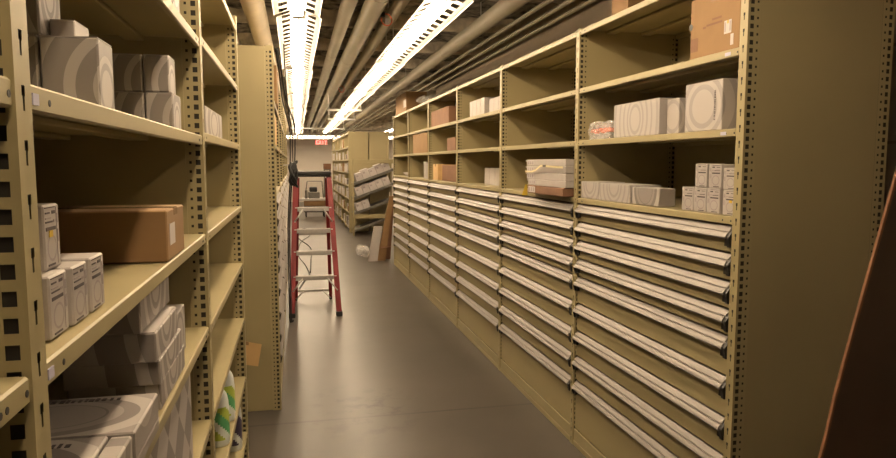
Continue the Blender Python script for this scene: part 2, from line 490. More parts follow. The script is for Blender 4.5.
# open shelving
ZAB = [2.440, 2.110, 1.803, 1.487, 1.180, .866, .538, .222]
ZBC = [2.440, 2.127, 1.816, 1.484, 1.174, .868, .538, .222]
def open_bay(y0, L, zs, label, end=False):
    t = thing('open_shelving_bay', label, 'shelving unit', (XL, y0, 0), 0, 'open shelving bays without drawers')
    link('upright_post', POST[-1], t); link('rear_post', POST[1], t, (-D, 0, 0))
    link('side_panel', SIDE[-1], t)
    link('back_panel', back_mesh(-1, L, .05, H-.02), t)
    for z in zs: link('shelf', SHELF[-1, L if (-1, L) in SHELF else W], t, (0, 0, z))
    if end:
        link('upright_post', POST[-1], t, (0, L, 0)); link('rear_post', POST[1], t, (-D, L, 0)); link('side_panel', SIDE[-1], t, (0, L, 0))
    return t
o1 = open_bay(YA-W, W, ZAB, 'open shelving bay cut off by the picture edge, nearest the camera')
o2 = open_bay(YA, YB-YA, ZAB, 'open shelving bay packed with ring-printed boxes and a big brown carton')
o3 = open_bay(YB, YC-YB, ZBC, 'nearly empty open shelving bay with green and white bottles low down', True)
for z in (1.803, 1.487):
    sticker(o2, 'shelf_label', (-.0004, .030, z-.023), (-.002, .048, z-.010), 'bluepaper', 'small bluish shelf label')

# ------------------------------------------------------------------ cartons
def ring_uv(mb, fidx_faces, w, d, h, main, sc):
    pass

def carton(name, label, cat, x, y, z, style='ring', main='+X', sc=None, group=None, rz=0., asp=1., text=False, parts=True, cz=.5):
    """x, y, z: (lo, hi) of the box in the room"""
    w, d, h = x[1]-x[0], y[1]-y[0], z[1]-z[0]
    t = thing(name, label, cat, ((x[0]+x[1])/2, (y[0]+y[1])/2, z[0]), rz, group)
    mb = MB(); mm = {'ring': 'ring', 'ringwhite': 'ringwhite', 'ringtop': 'ringtop', 'diamond': 'diamond', 'white': 'white', 'paper': 'paper', 'kraft': 'kraft', 'dark': 'kraftdark', 'tan': 'kraftlight'}[style]
    mb.box((-w/2, -d/2, 0), (w/2, d/2, h), mm, min(.003, h*.05))
    if style in ('ring', 'ringwhite', 'ringtop', 'diamond'):
        sc = sc or h*.62
        for f in mb.bm.faces:
            n = f.normal if f.normal.length else Vector((0, 0, 1))
            f.normal_update(); n = f.normal
            for l in f.loops:
                p = l.vert.co
                if main == 'top':
                    u, v = (p.x, p.y*asp)
                    if abs(n.z) < .5: u, v = (p.x*1.0, p.y*asp)
                    if abs(n.x) > .5: u, v = (w/2 + (h-p.z), p.y*asp)
                    if abs(n.y) > .5: u, v = (p.x, (d/2 + (h-p.z))*asp)
                else:
                    v = p.z - h*cz
                    if main in ('+X', '-X'):
                        s = 1 if main == '+X' else -1
                        if n.x*s > .5: u = p.y
                        elif n.x*s < -.5: u = p.y + 5*sc
                        elif abs(n.y) > .5: u = (d/2 + (w/2 - s*p.x)) * (1 if n.y > 0 else -1)
                        else: u, v = p.y, h*(1-cz) + (w/2 - s*p.x)
                        u *= asp
                l[mb.uv].uv = (u/sc, v/sc)
    body = mb.build('carton_body', t)
    if not parts: return t
    e = .0008
    if style in ('kraft', 'dark', 'tan'):
        k = MB(); k.box((-w/2-e, -.024, h*.86), (w/2+e, .024, h+e), 'tape'); k.build('packing_tape', t)
    elif style in ('ring', 'ringwhite', 'ringtop', 'diamond'):
        k = MB()
        if main == 'top':
            k.box((-w/2-e, -d/2-e, h*.30), (w/2+e, d/2+e, h*.315), 'greyink')
        else:
            k.box((-w*.49, -d*.49, h-.0006), (w*.49, d*.49, h+.0012), 'white')
        k.build('top_flap' if main != 'top' else 'lid_seam', t)
    if text:
        # dark wordmark strokes too small to read, on the main face
        k = MB(); rnd = random.Random(hash(label) % 999 if False else len(label))
        a = -.40
        while a < .40:
            q = rnd.uniform(.018, .034)
            if main == 'top': k.box((a*w*.8, d*.36, h), ((a+q)*w*.8, d*.36+rnd.uniform(.011, .017), h+.0008), 'ink')
            elif main == '-X': k.box((-w/2-.0008, -d*.34, h*(.50+a*.75)), (-w/2, -d*.34+.010, h*(.50+(a+q)*.75)), 'ink')
            a += q + rnd.uniform(.008, .030)
        k.build('printed_wordmark', t)
    return t

def white_label_mesh(dirx, w, d, h):
    """printed panel of a small white box: text lines above a ring outline"""
    mb = MB(); X0 = dirx*(w/2); X1 = dirx*(w/2+.0007)
    s = -dirx
    def bar(a0, a1, z0, z1, m): mb.box((X0, a0*d, z0*h), (X1, a1*d, z1*h), m)
    bar(-.42, .22, .945, .96, 'ink'); bar(.28, .295, .06, .95, 'greyink')
    bar(.02, .22, .85, .90, 'ink'); bar(-.40, -.12, .86, .885, 'ink'); bar(-.40, -.05, .78, .80, 'greyink')
    bar(-.40, .05, .72, .745, 'ink'); bar(.10, .22, .72, .76, 'greyink'); bar(-.40, .22, .60, .655, 'ink')
    bar(.34, .42, .70, .85, 'greyink'); bar(.34, .42, .40, .60, 'greyink'); bar(-.34, .10, .055, .085, 'ink')
    n = 20; k = mb.mi('greyink')
    for i in range(n):
        a, c = 2*math.pi*i/n, 2*math.pi*(i+1)/n
        pts = [(X1, -.08*d+r*d*math.cos(q), .33*h+r*1.15*h*.62*math.sin(q)) for q, r in ((a, .30), (c, .30), (c, .24), (a, .24))]
        mb.face(pts, 'greyink')
    return mb.mesh('printed_label')

def small_box(label, x, y, z, dirx, group, yellow=False):
    w, d, h = x[1]-x[0], y[1]-y[0], z[1]-z[0]
    t = thing('small_white_box', label, 'box', ((x[0]+x[1])/2, (y[0]+y[1])/2, z[0]), 0, group)
    mb = MB(); mb.box((-w/2, -d/2, 0), (w/2, d/2, h), 'white', .0025); mb.build('carton_body', t)
    link('printed_label', white_label_mesh(dirx, w, d, h), t)
    if yellow:
        k = MB(); X0 = dirx*(w/2+.0007); X1 = dirx*(w/2+.0016)
        k.box((X0, -.25*d, .50*h), (X1, -.02*d, .60*h), 'yellow'); tag(k.build('sticker', t), 'yellow sticker')
    return t

e = .0015
# --- open shelving, upper shelf (1.803)
Z = 1.803+e
GL = 'ring-printed boxes on the open shelving'
carton('ring_box', 'largest ring-printed grey box on the upper shelf of open shelving', 'box', (-.385, -.300), (1.209, 1.300), (Z, 1.914), group=GL, sc=.066, cz=.28)
carton('ring_box', 'grey box partly hidden by the perforated post, beside the largest ring-printed box', 'box', (-.475, -.388), (1.209, 1.300), (Z, 1.914), group=GL, sc=.066, cz=.28)
carton('ring_box', 'upright light ring-printed box standing on top of the largest ring-printed box', 'box', (-.455, -.384), (1.213, 1.320), (1.9165, 2.06), group=GL, sc=.055, asp=1.5)
carton('ring_box', 'low plain grey box lying on the largest ring-printed box', 'box', (-.382, -.345), (1.254, 1.335), (1.9165, 1.947), group=GL, sc=.3)
carton('ring_box', 'lower outer box of four stacked ring-printed boxes on the upper shelf', 'box', (-.372, -.305), (1.93, 2.062), (Z, 1.897), group=GL, sc=.062, cz=.25)
carton('ring_box', 'lower inner box of four stacked ring-printed boxes on the upper shelf', 'box', (-.447, -.375), (1.93, 2.062), (Z, 1.897), group=GL, sc=.062, cz=.25)
carton('ring_box', 'upper outer box of four stacked ring-printed boxes on the upper shelf', 'box', (-.375, -.312), (1.932, 2.03), (1.8995, 1.994), group=GL, sc=.062, cz=.25)
carton('ring_box', 'upper inner box of four stacked ring-printed boxes on the upper shelf', 'box', (-.447, -.378), (1.932, 2.03), (1.8995, 1.994), group=GL, sc=.062, cz=.25)
# next bay, upper shelf
carton('ring_box', 'single pale ring-printed box on the nearly empty open shelving bay', 'box', (-.40, -.318), (2.72, 3.34), (1.816+e, 1.928), group=GL, sc=.085, asp=.45)
# topmost shelf
carton('ring_box', 'pale box at the open end of the topmost visible open shelf', 'box', (-.375, -.300), (1.96, 2.07), (2.110+e, 2.25), group=GL, sc=.09)
carton('ring_box', 'pale box behind the end box on the topmost visible open shelf', 'box', (-.375, -.300), (1.80, 1.94), (2.110+e, 2.24), group=GL, sc=.09)
# --- middle shelf (1.487)
Z = 1.487+e
t = carton('kraft_carton', 'big brown carton on the middle open shelf with a white shipping label', 'carton', (-.56, -.285), (1.66, 1.90), (Z, 1.607), style='kraft')
k = MB(); k.box((.1375, -.09, .035), (.1385, -.02, .085), 'paper'); k.build('shipping_label', t)
k = MB()
k.box((-.1375, .118, .112), (.1375, .122, .1145), 'kraftlight'); k.build('top_flap', t)
GS = 'small white printed boxes on the middle open shelf'
small_box('small white printed box nearest the perforated post, front of its row', (-.365, -.306), (.948, 1.018), (Z, 1.571), 1, GS)
small_box('small white printed box in the middle of the row on the middle open shelf', (-.365, -.303), (1.030, 1.100), (Z, 1.571), 1, GS)
small_box('small white printed box at the carton end of the row', (-.365, -.303), (1.118, 1.190), (Z, 1.572), 1, GS)
small_box('small white printed box with a yellow sticker, stacked on the row by the post', (-.375, -.320), (.985, 1.045), (1.573, 1.660), 1, GS, True)
# --- lower shelf (1.180)
Z = 1.180+e
GB = 'flat ring-printed boxes on the lower open shelf'
carton('flat_ring_box', 'topmost box of the stacked flat ring-printed boxes on the lower open shelf', 'box', (-.465, -.315), (1.495, 1.83), (1.3625, 1.432), group=GB, sc=.085, cz=1.1)
carton('flat_ring_box', 'second box from the top of the stacked flat ring-printed boxes', 'box', (-.475, -.290), (1.506, 1.775), (1.2965, 1.361), group=GB, sc=.085, cz=1.1)
carton('flat_ring_box', 'third box from the top of the stacked flat ring-printed boxes', 'box', (-.478, -.288), (1.528, 1.82), (1.2415, 1.295), group=GB, sc=.085, cz=1.1)
carton('flat_ring_box', 'bottom box of the stacked flat ring-printed boxes on the lower open shelf', 'box', (-.475, -.290), (1.542, 1.87), (Z, 1.240), group=GB, sc=.085, cz=1.1)
carton('flat_ring_box', 'pale box standing behind the stacked flat ring-printed boxes', 'box', (-.42, -.315), (1.885, 2.06), (Z, 1.31), group=GB, sc=.09)
carton('flat_ring_box', 'large flat box with oval rings and dark wordmark on top, before the stack', 'box', (-.60, -.275), (1.222, 1.430), (Z, 1.257), style='ringtop', main='top', sc=.150, asp=1.55, group=GB, text=True)
carton('flat_ring_box', 'large flat box with wordmark on top, against the perforated post', 'box', (-.62, -.315), (.93, 1.217), (Z, 1.257), style='ringtop', main='top', sc=.150, asp=1.2, group=GB, text=True)
carton('flat_ring_box', 'narrow white box at the shelf lip beside the flat wordmark boxes', 'box', (-.312, -.278), (.93, 1.217), (Z, 1.254), group=GB, sc=.2, main='top')
# --- shelf below
carton('diamond_box', 'big box with a grey diamond pattern on the shelf below the flat boxes', 'box', (-.62, -.30), (1.30, 2.02), (.866+e, 1.125), style='diamond', sc=.15)
# --- bottles
def bottle(label, x, y, z, h=.235, dark=False, rz=0.):
    t = thing('spray_bottle', label, 'bottle', (x, y, z), rz, 'plastic bottles low on the open shelving')
    r = .042
    mb = MB(); a, c = ('purple', 'purple') if dark else ('green', 'lime')
    mb.lathe([(r*.9, 0), (r, .008), (r, h*.15), (r, h*.70), (r*.97, h*.78), (r*.90, h*.85), (r*.78, h*.91), (r*.60, h*.955)], 'bottle', n=20)
    mb.build('bottle_body', t)
    lb = MB(); n = 28; i1, i2, i3 = lb.mi(a), lb.mi(c), lb.mi('bottle')
    rows = 14
    for j in range(rows):
        for q in range(n):
            z0, z1 = h*(.12+.58*j/rows), h*(.12+.58*(j+1)/rows); a0, a1 = 2*math.pi*q/n, 2*math.pi*(q+1)/n
            f = lb.bm.faces.new([lb.bm.verts.new(((r+.0008)*math.cos(A), (r+.0008)*math.sin(A), ZZ)) for A, ZZ in ((a0, z0), (a1, z0), (a1, z1), (a0, z1))])
            ph = (j*1.0 + q*1.0) % 14
            f.material_index = i1 if ph < 5 else (i2 if ph < 10 else i3); f.smooth = True
    tag(lb.build('label_wrap', t), 'dark violet label' if dark else 'green and lime swirled label')
    cb = MB(); cb.lathe([(r*.60, h*.955), (r*.58, h*.975), (r*.45, h*.99), (r*.25, h)], 'bottle', n=18); cb.build('cap', t)
    return t
bottle('green and white bottle nearer the end post, low open shelf', -.328, 3.20, .5395, .24)
bottle('green and white bottle in front of its twin, low open shelf', -.328, 2.92, .5395, .24)
bottle('green and white bottle deepest in the low open shelf', -.42, 3.06, .5395, .235)
bottle('dark violet bottle with pale cap on the lowest open shelf', -.335, 3.62, .2235, .27, True)
bottle('second dark violet bottle on the lowest open shelf, behind the first', -.40, 3.40, .2235, .27, True)

# --- long drawer run
X = XR + .022
t = carton('tall_carton', 'tall kraft carton with white barcode labels on the near bay, upper shelf', 'carton', (X, X+.40), (2.335, 2.668), (2.146+e, 2.393), style='kraft')
k = MB(); a = -.2
for (y0, y1, z0, z1) in ((-.05, .012, .136, .144), (-.055, .05, .118, .126), (.055, .075, .113, .121)): k.box((a-.0007, y0, z0), (a, y1, z1), 'kraftdark')
k.build('printed_text', t)
k = MB(); k.box((a-.0007, .108, .030), (a, .157, .085), 'kraftdark'); tag(k.build('printed_patch', t), 'red-brown printed patch')
k = MB(); k.tube([(a-.001, .163, .136), (a+.004, .163, .136)], .014, 'hole', 14); tag(k.build('hand_hole', t), 'dark hand hole')
k = MB(); k.box((a-.001, -.115, .068), (a, -.070, .118), 'paper'); k.box((a-.0016, -.081, .075), (a-.001, -.074, .112), 'greyink'); k.box((a-.0016, -.111, .075), (a-.001, -.105, .112), 'greyink'); k.box((a-.0016, -.098, .105), (a-.001, -.089, .118), 'yellow'); k.build('barcode_label', t)
k = MB(); k.box((a-.001, -.130, .020), (a, -.112, .062), 'paper'); k.build('small_label', t)
GR = 'ring-printed boxes on the near drawer bay'
Z = 1.845+e
carton('white_ring_box', 'large white ring-printed box beside the end post of the near drawer bay', 'box', (X, X+.17), (2.428, 2.690), (Z, 2.046), style='ringwhite', main='-X', sc=.148, group=GR, text=True, asp=.9)
carton('white_ring_box', 'long white ring-printed box in the middle of the third shelf', 'box', (X, X+.14), (2.905, 3.365), (Z, 2.014), style='ringwhite', main='-X', sc=.125, group=GR, asp=1.3)
carton('white_ring_box', 'bulging ring-printed box between the long white box and the large one', 'box', (X+.035, X+.17), (2.795, 2.898), (Z, 2.004), style='ringwhite', main='-X', sc=.125, group=GR, asp=1.1)
# red printed clear pack
t = thing('clear_pack', 'clear plastic pack with red print beside the long white ring box', 'package', (X+.09, 3.60, Z), 0)
def crumple(lo, hi, m, seed, amp=.006, cuts=9):
    b2 = bmesh.new(); bmesh.ops.create_cube(b2, size=1.)
    bmesh.ops.subdivide_edges(b2, edges=b2.edges[:], cuts=cuts, use_grid_fill=True)
    q = random.Random(seed)
    for v in b2.verts:
        sq = 1 - .35*abs(v.co.z)*2*abs(v.co.y)
        v.co = Vector([(lo[k_]+hi[k_])/2 + v.co[k_]*(hi[k_]-lo[k_])*(sq if k_ != 2 else 1) + q.uniform(-amp, amp) for k_ in range(3)])
        v.co.z = max(v.co.z, .0006)
    kk = MB(); kk.merge(b2, m); return kk
crumple((-.055, -.125, .003), (.045, .125, .038), 'white', 1).build('contents', t)
tag(crumple((-.058, -.128, .036), (.046, .120, .060), 'redprint', 2).build('contents', t), 'red printed band')
crumple((-.050, -.115, .058), (.040, .115, .082), 'white', 3).build('contents', t)
tag(crumple((-.068, -.145, .001), (.055, .145, .097), 'film', 4, .008, 12).build('plastic_wrap', t), 'crumpled clear wrap')
# shelf on top of the drawers
Z = 1.510+e
GW = 'low wrapped ring-printed packs above the drawers'
carton('low_ring_pack', 'low white ring-printed pack against the far post above the drawers', 'box', (X, X+.16), (3.53, 3.77), (Z, 1.607), style='ringwhite', main='-X', sc=.10, group=GW, cz=.9)
carton('low_ring_pack', 'middle of three low ring-printed packs above the drawers', 'box', (X-.005, X+.17), (3.16, 3.515), (Z, 1.603), style='ringwhite', main='-X', sc=.10, group=GW, cz=.9)
carton('low_ring_pack', 'duller grey wrapped pack nearest the small white boxes above the drawers', 'box', (X, X+.085), (2.885, 3.145), (Z, 1.595), style='ringtop', main='-X', sc=.11, group=GW, cz=.9)
GQ = 'small white printed boxes above the drawers'
DX = (X, X+.085)
small_box('small white box at the far end of the bottom row beside the wrapped pack', DX, (2.605, 2.692), (Z, 1.612), -1, GQ)
small_box('small white box second along the bottom row, counting from the wrapped pack', DX, (2.512, 2.599), (Z, 1.612), -1, GQ)
small_box('small white box third along the bottom row, counting from the wrapped pack', DX, (2.420, 2.507), (Z, 1.612), -1, GQ)
small_box('small white box with yellow mark at the post end of the bottom row', DX, (2.318, 2.400), (Z, 1.609), -1, GQ, True)
small_box('small white box stacked farthest from the post on the upper row', DX, (2.512, 2.596), (1.6135, 1.712), -1, GQ)
small_box('small white box in the middle of the stacked upper row', DX, (2.415, 2.499), (1.6135, 1.710), -1, GQ)
small_box('small white box stacked on the upper row against the post', DX, (2.320, 2.402), (1.6105, 1.696), -1, GQ)

# second bay: stack jutting out
GT = 'flat boxes stacked over the second drawer bay'
xx = (XR-.055, XR+.30)
zz = 1.5115
def flat_box(label, x, y, z, style='white', lip=True):
    w, d, h = x[1]-x[0], y[1]-y[0], z[1]-z[0]
    t = thing('flat_box', label, 'box', ((x[0]+x[1])/2, (y[0]+y[1])/2, z[0]), 0, GT)
    mb = MB(); mb.box((-w/2, -d/2, 0), (w/2, d/2, h), 'white' if style == 'white' else 'kraftdark', .003); mb.build('carton_body', t)
    if lip:
        k = MB(); k.box((-w/2+.01, d/2, h-.012), (w/2-.02, d/2+.055, h-.004), 'paper', .002); tag(k.build('end_flap', t), 'white flap sticking out of the end')
    k = MB(); k.box((-w/2-.0008, d/2-.15, h*.12), (-w/2, d/2-.02, h*.88), 'paper')
    for q in range(3): k.box((-w/2-.0014, d/2-.135+q*.04, h*.25), (-w/2-.0008, d/2-.115+q*.04, h*.75), 'greyink')
    k.build('end_label', t)
    return t
flat_box('red-brown flat box with a white label at the bottom of the jutting stack', xx, (3.86, 4.50), (zz, zz+.052), 'dark', False)
flat_box('lowest white flat box of the jutting stack, on the red-brown box', (xx[0]+.01, xx[1]), (3.85, 4.52), (zz+.053, zz+.093))
flat_box('white flat box below the yellow strap in the jutting stack', (xx[0]+.01, xx[1]), (3.85, 4.55), (zz+.094, zz+.138))
flat_box('white flat box above the yellow strap in the jutting stack', (xx[0]+.01, xx[1]), (3.85, 4.55), (zz+.139, zz+.183))
flat_box('topmost white flat box of the jutting stack', (xx[0]+.01, xx[1]), (3.85, 4.55), (zz+.184, zz+.226))
t = thing('packing_strap', 'cream plastic strap lying twisted across the stacked flat boxes', 'strap', (xx[0], 4.2, zz+.10), 0)
k = MB()
pts = [(.004, .36, .050), (-.006, .34, .045), (-.008, .20, .045), (-.010, .12, .055), (-.012, .02, .085), (-.010, -.06, .084), (-.006, -.16, .080), (-.004, -.34, .076)]
for p, q in zip(pts, pts[1:]): k.face([(p[0], p[1], p[2]-.006), (q[0], q[1], q[2]-.006), (q[0], q[1], q[2]+.006), (p[0], p[1], p[2]+.006)], 'cream'); k.face([(p[0]+.001, p[1], p[2]-.006), (q[0]+.001, q[1], q[2]-.006), (q[0]+.001, q[1], q[2]+.006), (p[0]+.001, p[1], p[2]+.006)], 'cream')
k.build('strap_band', t)
k = MB(); k.box((-.013, -.07, .078), (-.008, -.02, .092), 'greymetal', .001); tag(k.build('buckle', t), 'dark metal seal')
t = thing('hanging_tag', 'yellow tag hanging off the end of the red-brown flat box', 'tag', (xx[0]+.0, 4.53, zz+.055), 0)
k = MB(); k.prism([(-.030, -.075), (.012, -.075), (.006, .0), (-.006, .0)], .0, .002, 'yellow'); k.build('tag_card', t)
k = MB(); k.tube([(.005, .001, 0), (.02, -.02, .006), (.03, -.03, .004)], .0012, 'cream', 6); k.build('tag_string', t)

# third bay
GU = 'upright white boxes on the third drawer bay'
yb = [(6.42, 6.52), (6.28, 6.41), (6.14, 6.27), (6.00, 6.13), (5.70, 5.84), (5.57, 5.69), (5.44, 5.56)]
nm = ['first', 'second', 'third', 'fourth', 'fifth', 'sixth', 'seventh']
for i, (a, c) in enumerate(yb):
    carton('upright_box', f'{nm[i]} of seven upright white boxes on the third bay, counted from its far post', 'box', (X+.03, X+.26), (a, c), (2.146+e, 2.302 if i < 4 else 2.268), style='white', group=GU, parts=False)
for i, (a, c) in enumerate([(6.13, 6.30), (5.955, 6.12), (5.78, 5.945)]):
    carton('upright_box', ['far', 'middle', 'near'][i] + ' one of three white boxes standing above the drawers of the third bay', 'box', (X+.12, X+.36), (a, c), (1.510+e, 1.668), style='white', group='white boxes above the third bay drawers', parts=False)
# fourth bay
BR = 'brown cartons on the far drawer bays'
carton('brown_carton', 'red-brown carton on the upper shelf of the fourth drawer bay', 'carton', (X, X+.30), (7.32, 8.28), (2.146+e, 2.33), style='dark', group=BR)
carton('brown_carton', 'dark upright carton behind the red-brown one, upper shelf of the fourth bay', 'carton', (X+.31, X+.50), (7.2, 8.1), (2.146+e, 2.44), style='dark', group=BR)
carton('brown_carton', 'small brown carton on the middle shelf of the fourth drawer bay', 'carton', (X, X+.2), (7.0, 7.40), (1.845+e, 1.985), style='dark', group=BR)
carton('brown_carton', 'tan carton end above the drawers of the fourth bay', 'carton', (X-.01, X+.3), (7.86, 8.12), (1.510+e, 1.70), style='tan', group=BR)
carton('brown_carton', 'long red-brown carton above the drawers of the fourth bay', 'carton', (X+.04, X+.34), (7.0, 7.84), (1.510+e, 1.69), style='dark', group=BR)
# fifth bay
carton('brown_carton', 'tan and brown carton on the middle shelf of the fifth drawer bay', 'carton', (X, X+.32), (8.56, 9.6), (1.845+e, 2.108), style='kraft', group=BR)
carton('upright_box', 'bluish white box standing above the drawers of the fifth bay', 'box', (X+.03, X+.2), (8.75, 8.95), (1.510+e, 1.73), style='white', parts=False)
carton('upright_box', 'pale box standing at the near post above the fifth bay drawers', 'box', (X+.03, X+.2), (8.48, 8.72), (1.510+e, 1.71), style='white', parts=False)
# sixth bay
t = thing('paper_pile', 'loose white papers lying above the drawers of the last bay', 'papers', (X+.15, 10.35, 1.5115), 0)
for i in range(5):
    k = MB(); k.box((-.12, -.16, i*.012), (.10, .14, i*.012+.011), 'paper', xf=Matrix.Rotation(R(-12+8*i), 4, 'Z')); k.build('paper_sheaf', t)
# on top of the run
t = carton('top_carton', 'brown carton with a white label on top of the long run, far end', 'carton', (X-.01, X+.30), (10.12, 11.18), (2.482, 2.765), style='kraft')
k = MB(); k.box((-.156, -.52, .06), (-.1548, -.28, .17), 'paper'); k.build('shipping_label', t)
t = thing('film_roll', 'crumpled clear film beside the brown carton on top of the long run', 'film', (X+.22, 9.45, 2.482), 0)
k = MB()
for i in range(9):
    c = Vector((random.uniform(-.12, .12), random.uniform(-.34, .34), random.uniform(.05, .12)))
    b2 = bmesh.new(); bmesh.ops.create_icosphere(b2, subdivisions=2, radius=random.uniform(.07, .12))
    for v in b2.verts: v.co = Vector((v.co.x, v.co.y*1.5, v.co.z*.6))*random.uniform(.75, 1.2) + c; v.co.z = max(v.co.z, .001)
    k.merge(b2, 'film')
k.build('film_heap', t)
carton('top_carton', 'kraft carton showing its lower edge above the second drawer bay top', 'carton', (X, X+.30), (3.24, 3.42), (2.482, 2.78), style='kraft')
# left run: carton poking out of the upper shelf
carton('jutting_carton', 'tan carton poking out of the upper shelf past the blank end panel', 'carton', (-.40, -.106), (5.2, 5.75), (2.146+e, 2.42), style='kraft')
carton('jutting_carton', 'pale carton on the shelf under the poking tan carton', 'carton', (-.42, -.122), (5.0, 5.5), (1.845+e, 2.06), style='tan')

# tan paper on end panel
t = thing('paper_sheet', 'tan kraft paper stuck low on the blank putty end panel', 'paper', (-.305, 4.7785, .322), 0)
k = MB(); k.prism([(-.07, .02), (.038, -.002), (.066, .152), (-.07, .185)], -.0016, .0, 'kraftlight'); k.build('sheet', t)
k = MB(); k.prism([(-.068, .16), (-.02, .150), (-.02, .172), (-.068, .182)], -.0022, -.0016, 'tape'); k.build('tape_strip', t)

# ------------------------------------------------------------------ leaning board by the end panel
t = thing('leaning_board', 'big dark brown hardboard sheet leaning beside the end panel of the long run', 'board', (0, 0, 0), 0)
def edge(z):   # left edge of the sheet (x, y) at height z, slightly bowed
    q = z/1.7
    return (1.433 + .2616*z - .010*math.sin(math.pi*q)*(1 if z > .9 else .3), 1.785 + .015*z)
n = 16; top = 1.95
mb = MB(); i = mb.mi('hardboard'); j = mb.mi('litedge')
L = []
for k in range(n+1):
    z = top*k/n; x0, y0 = edge(z)
    L.append([mb.bm.verts.new((x0, y0, z)), mb.bm.verts.new((2.395, y0+.10, z)), mb.bm.verts.new((x0, y0+.007, z)), mb.bm.verts.new((2.395, y0+.107, z))])
for A, B in zip(L, L[1:]):
    for (a, c) in ((0, 1), (3, 2)):
        f = mb.bm.faces.new((A[a], A[c], B[c], B[a])); f.material_index = i
f = mb.bm.faces.new((L[0][0], L[0][1], L[0][3], L[0][2])); f.material_index = i
f = mb.bm.faces.new((L[-1][0], L[-1][1], L[-1][3], L[-1][2])); f.material_index = j
mb.build('board_sheet', t)
mb = MB()
for A in range(n):
    z0, z1 = top*A/n, top*(A+1)/n; a, c = edge(z0), edge(z1)
    P = lambda p, z, du, dv: (p[0]+du, p[1]+dv, z)
    q0 = [P(a, z0, -.009, -.001), P(a, z0, .0, -.001), P(a, z0, .0, .009), P(a, z0, -.009, .009)]
    q1 = [P(c, z1, -.009, -.001), P(c, z1, .0, -.001), P(c, z1, .0, .009), P(c, z1, -.009, .009)]
    for s in range(4): mb.face([q0[s], q0[(s+1) % 4], q1[(s+1) % 4], q1[s]], 'litedge')
tag(mb.build('edge_band', t), 'edge with aisle light in its orange-brown colour')

# ------------------------------------------------------------------ stepladder
t = thing('stepladder', 'red fibreglass stepladder with black top standing open in the aisle', 'ladder', (.21, 8.15, 0), 0)
def LR(z): return (-.26 + (z/1.56)*.072, -.45 + (z/1.56)*.41)          # left front rail x, y at height z
def BR_(z): return (-.215 + (z/1.53)*.050, .53 - (z/1.53)*.47)
def rail(fn, z1, s, w, dpt):
    mb = MB(); (x0, y0), (x1, y1) = fn(.02), fn(z1)
    x0, x1 = x0*s, x1*s
    q = lambda x, y, z: [(x-w/2, y-dpt/2, z), (x+w/2, y-dpt/2, z), (x+w/2, y+dpt/2, z), (x-w/2, y+dpt/2, z)]
    A, B = q(x0, y0, .02), q(x1, y1, z1)
    for k in range(4): mb.face([A[k], A[(k+1) % 4], B[(k+1) % 4], B[k]], 'red')
    mb.face(A[::-1], 'red'); mb.face(B, 'red')
    return mb
for s in (1, -1):
    r = rail(LR, 1.565, s, .058, .075).build('front_rail', t)
    x, y = LR(0); k = MB(); k.box((x*s-.034, y-.048, 0), (x*s+.034, y+.048, .05), 'rubber', .005); tag(k.build('rubber_foot', r), 'black rubber foot')
    r = rail(BR_, 1.54, s, .040, .05).build('rear_rail', t)
    x, y = BR_(0); k = MB(); k.box((x*s-.018, y-.034, 0), (x*s+.018, y+.034, .05), 'rubber', .005); tag(k.build('rubber_foot', r), 'black rubber foot')
k = MB(); k.box((-.205, -.10, 1.555), (.205, .12, 1.575), 'black', .004); k.box((-.212, -.115, 1.575), (.212, .13, 1.622), 'black', .01); tag(k.build('top_cap', t), 'black plastic top cap')
for z in (1.205, .960, .715, .440):
    x, y = LR(z); k = MB()
    k.box((x, y-.035, z-.004), (-x, y+.05, z+.004), 'alu', .001); k.box((x, y-.039, z-.042), (-x, y-.033, z+.004), 'alu', .001)
    for q in (-.01, .01, .03): k.box((x, y+q-.002, z+.004), (-x, y+q+.002, z+.006), 'alu')
    st = k.build('step', t)
    if z in (1.205, .440):
        for s in (1, -1):
            kb = MB(); x2, y2 = LR(z-.16)
            kb.tube([(x2*s, y2-.035, z-.16), (x2*s*.55, y-.034, z-.020)], .009, 'alu', 6); kb.build('brace', t)
for z in (1.28, .86, .12):
    x, y = BR_(z); k = MB(); k.box((x, y-.012, z-.014), (-x, y+.012, z+.014), 'alu', .003); k.build('rear_bar', t)
for s in (1, -1):
    x, y = BR_(.10); k = MB(); k.tube([(x*s, y-.01, .02), (x*s*.55, y-.014, .12)], .008, 'alu', 6); k.build('brace', t)
    a, c = LR(.86), BR_(.86); k = MB(); k.box((a[0]*s-.004*s, a[1], .85), (a[0]*s+.004*s, c[1], .872), 'steel', .001); k.build('spreader', t)

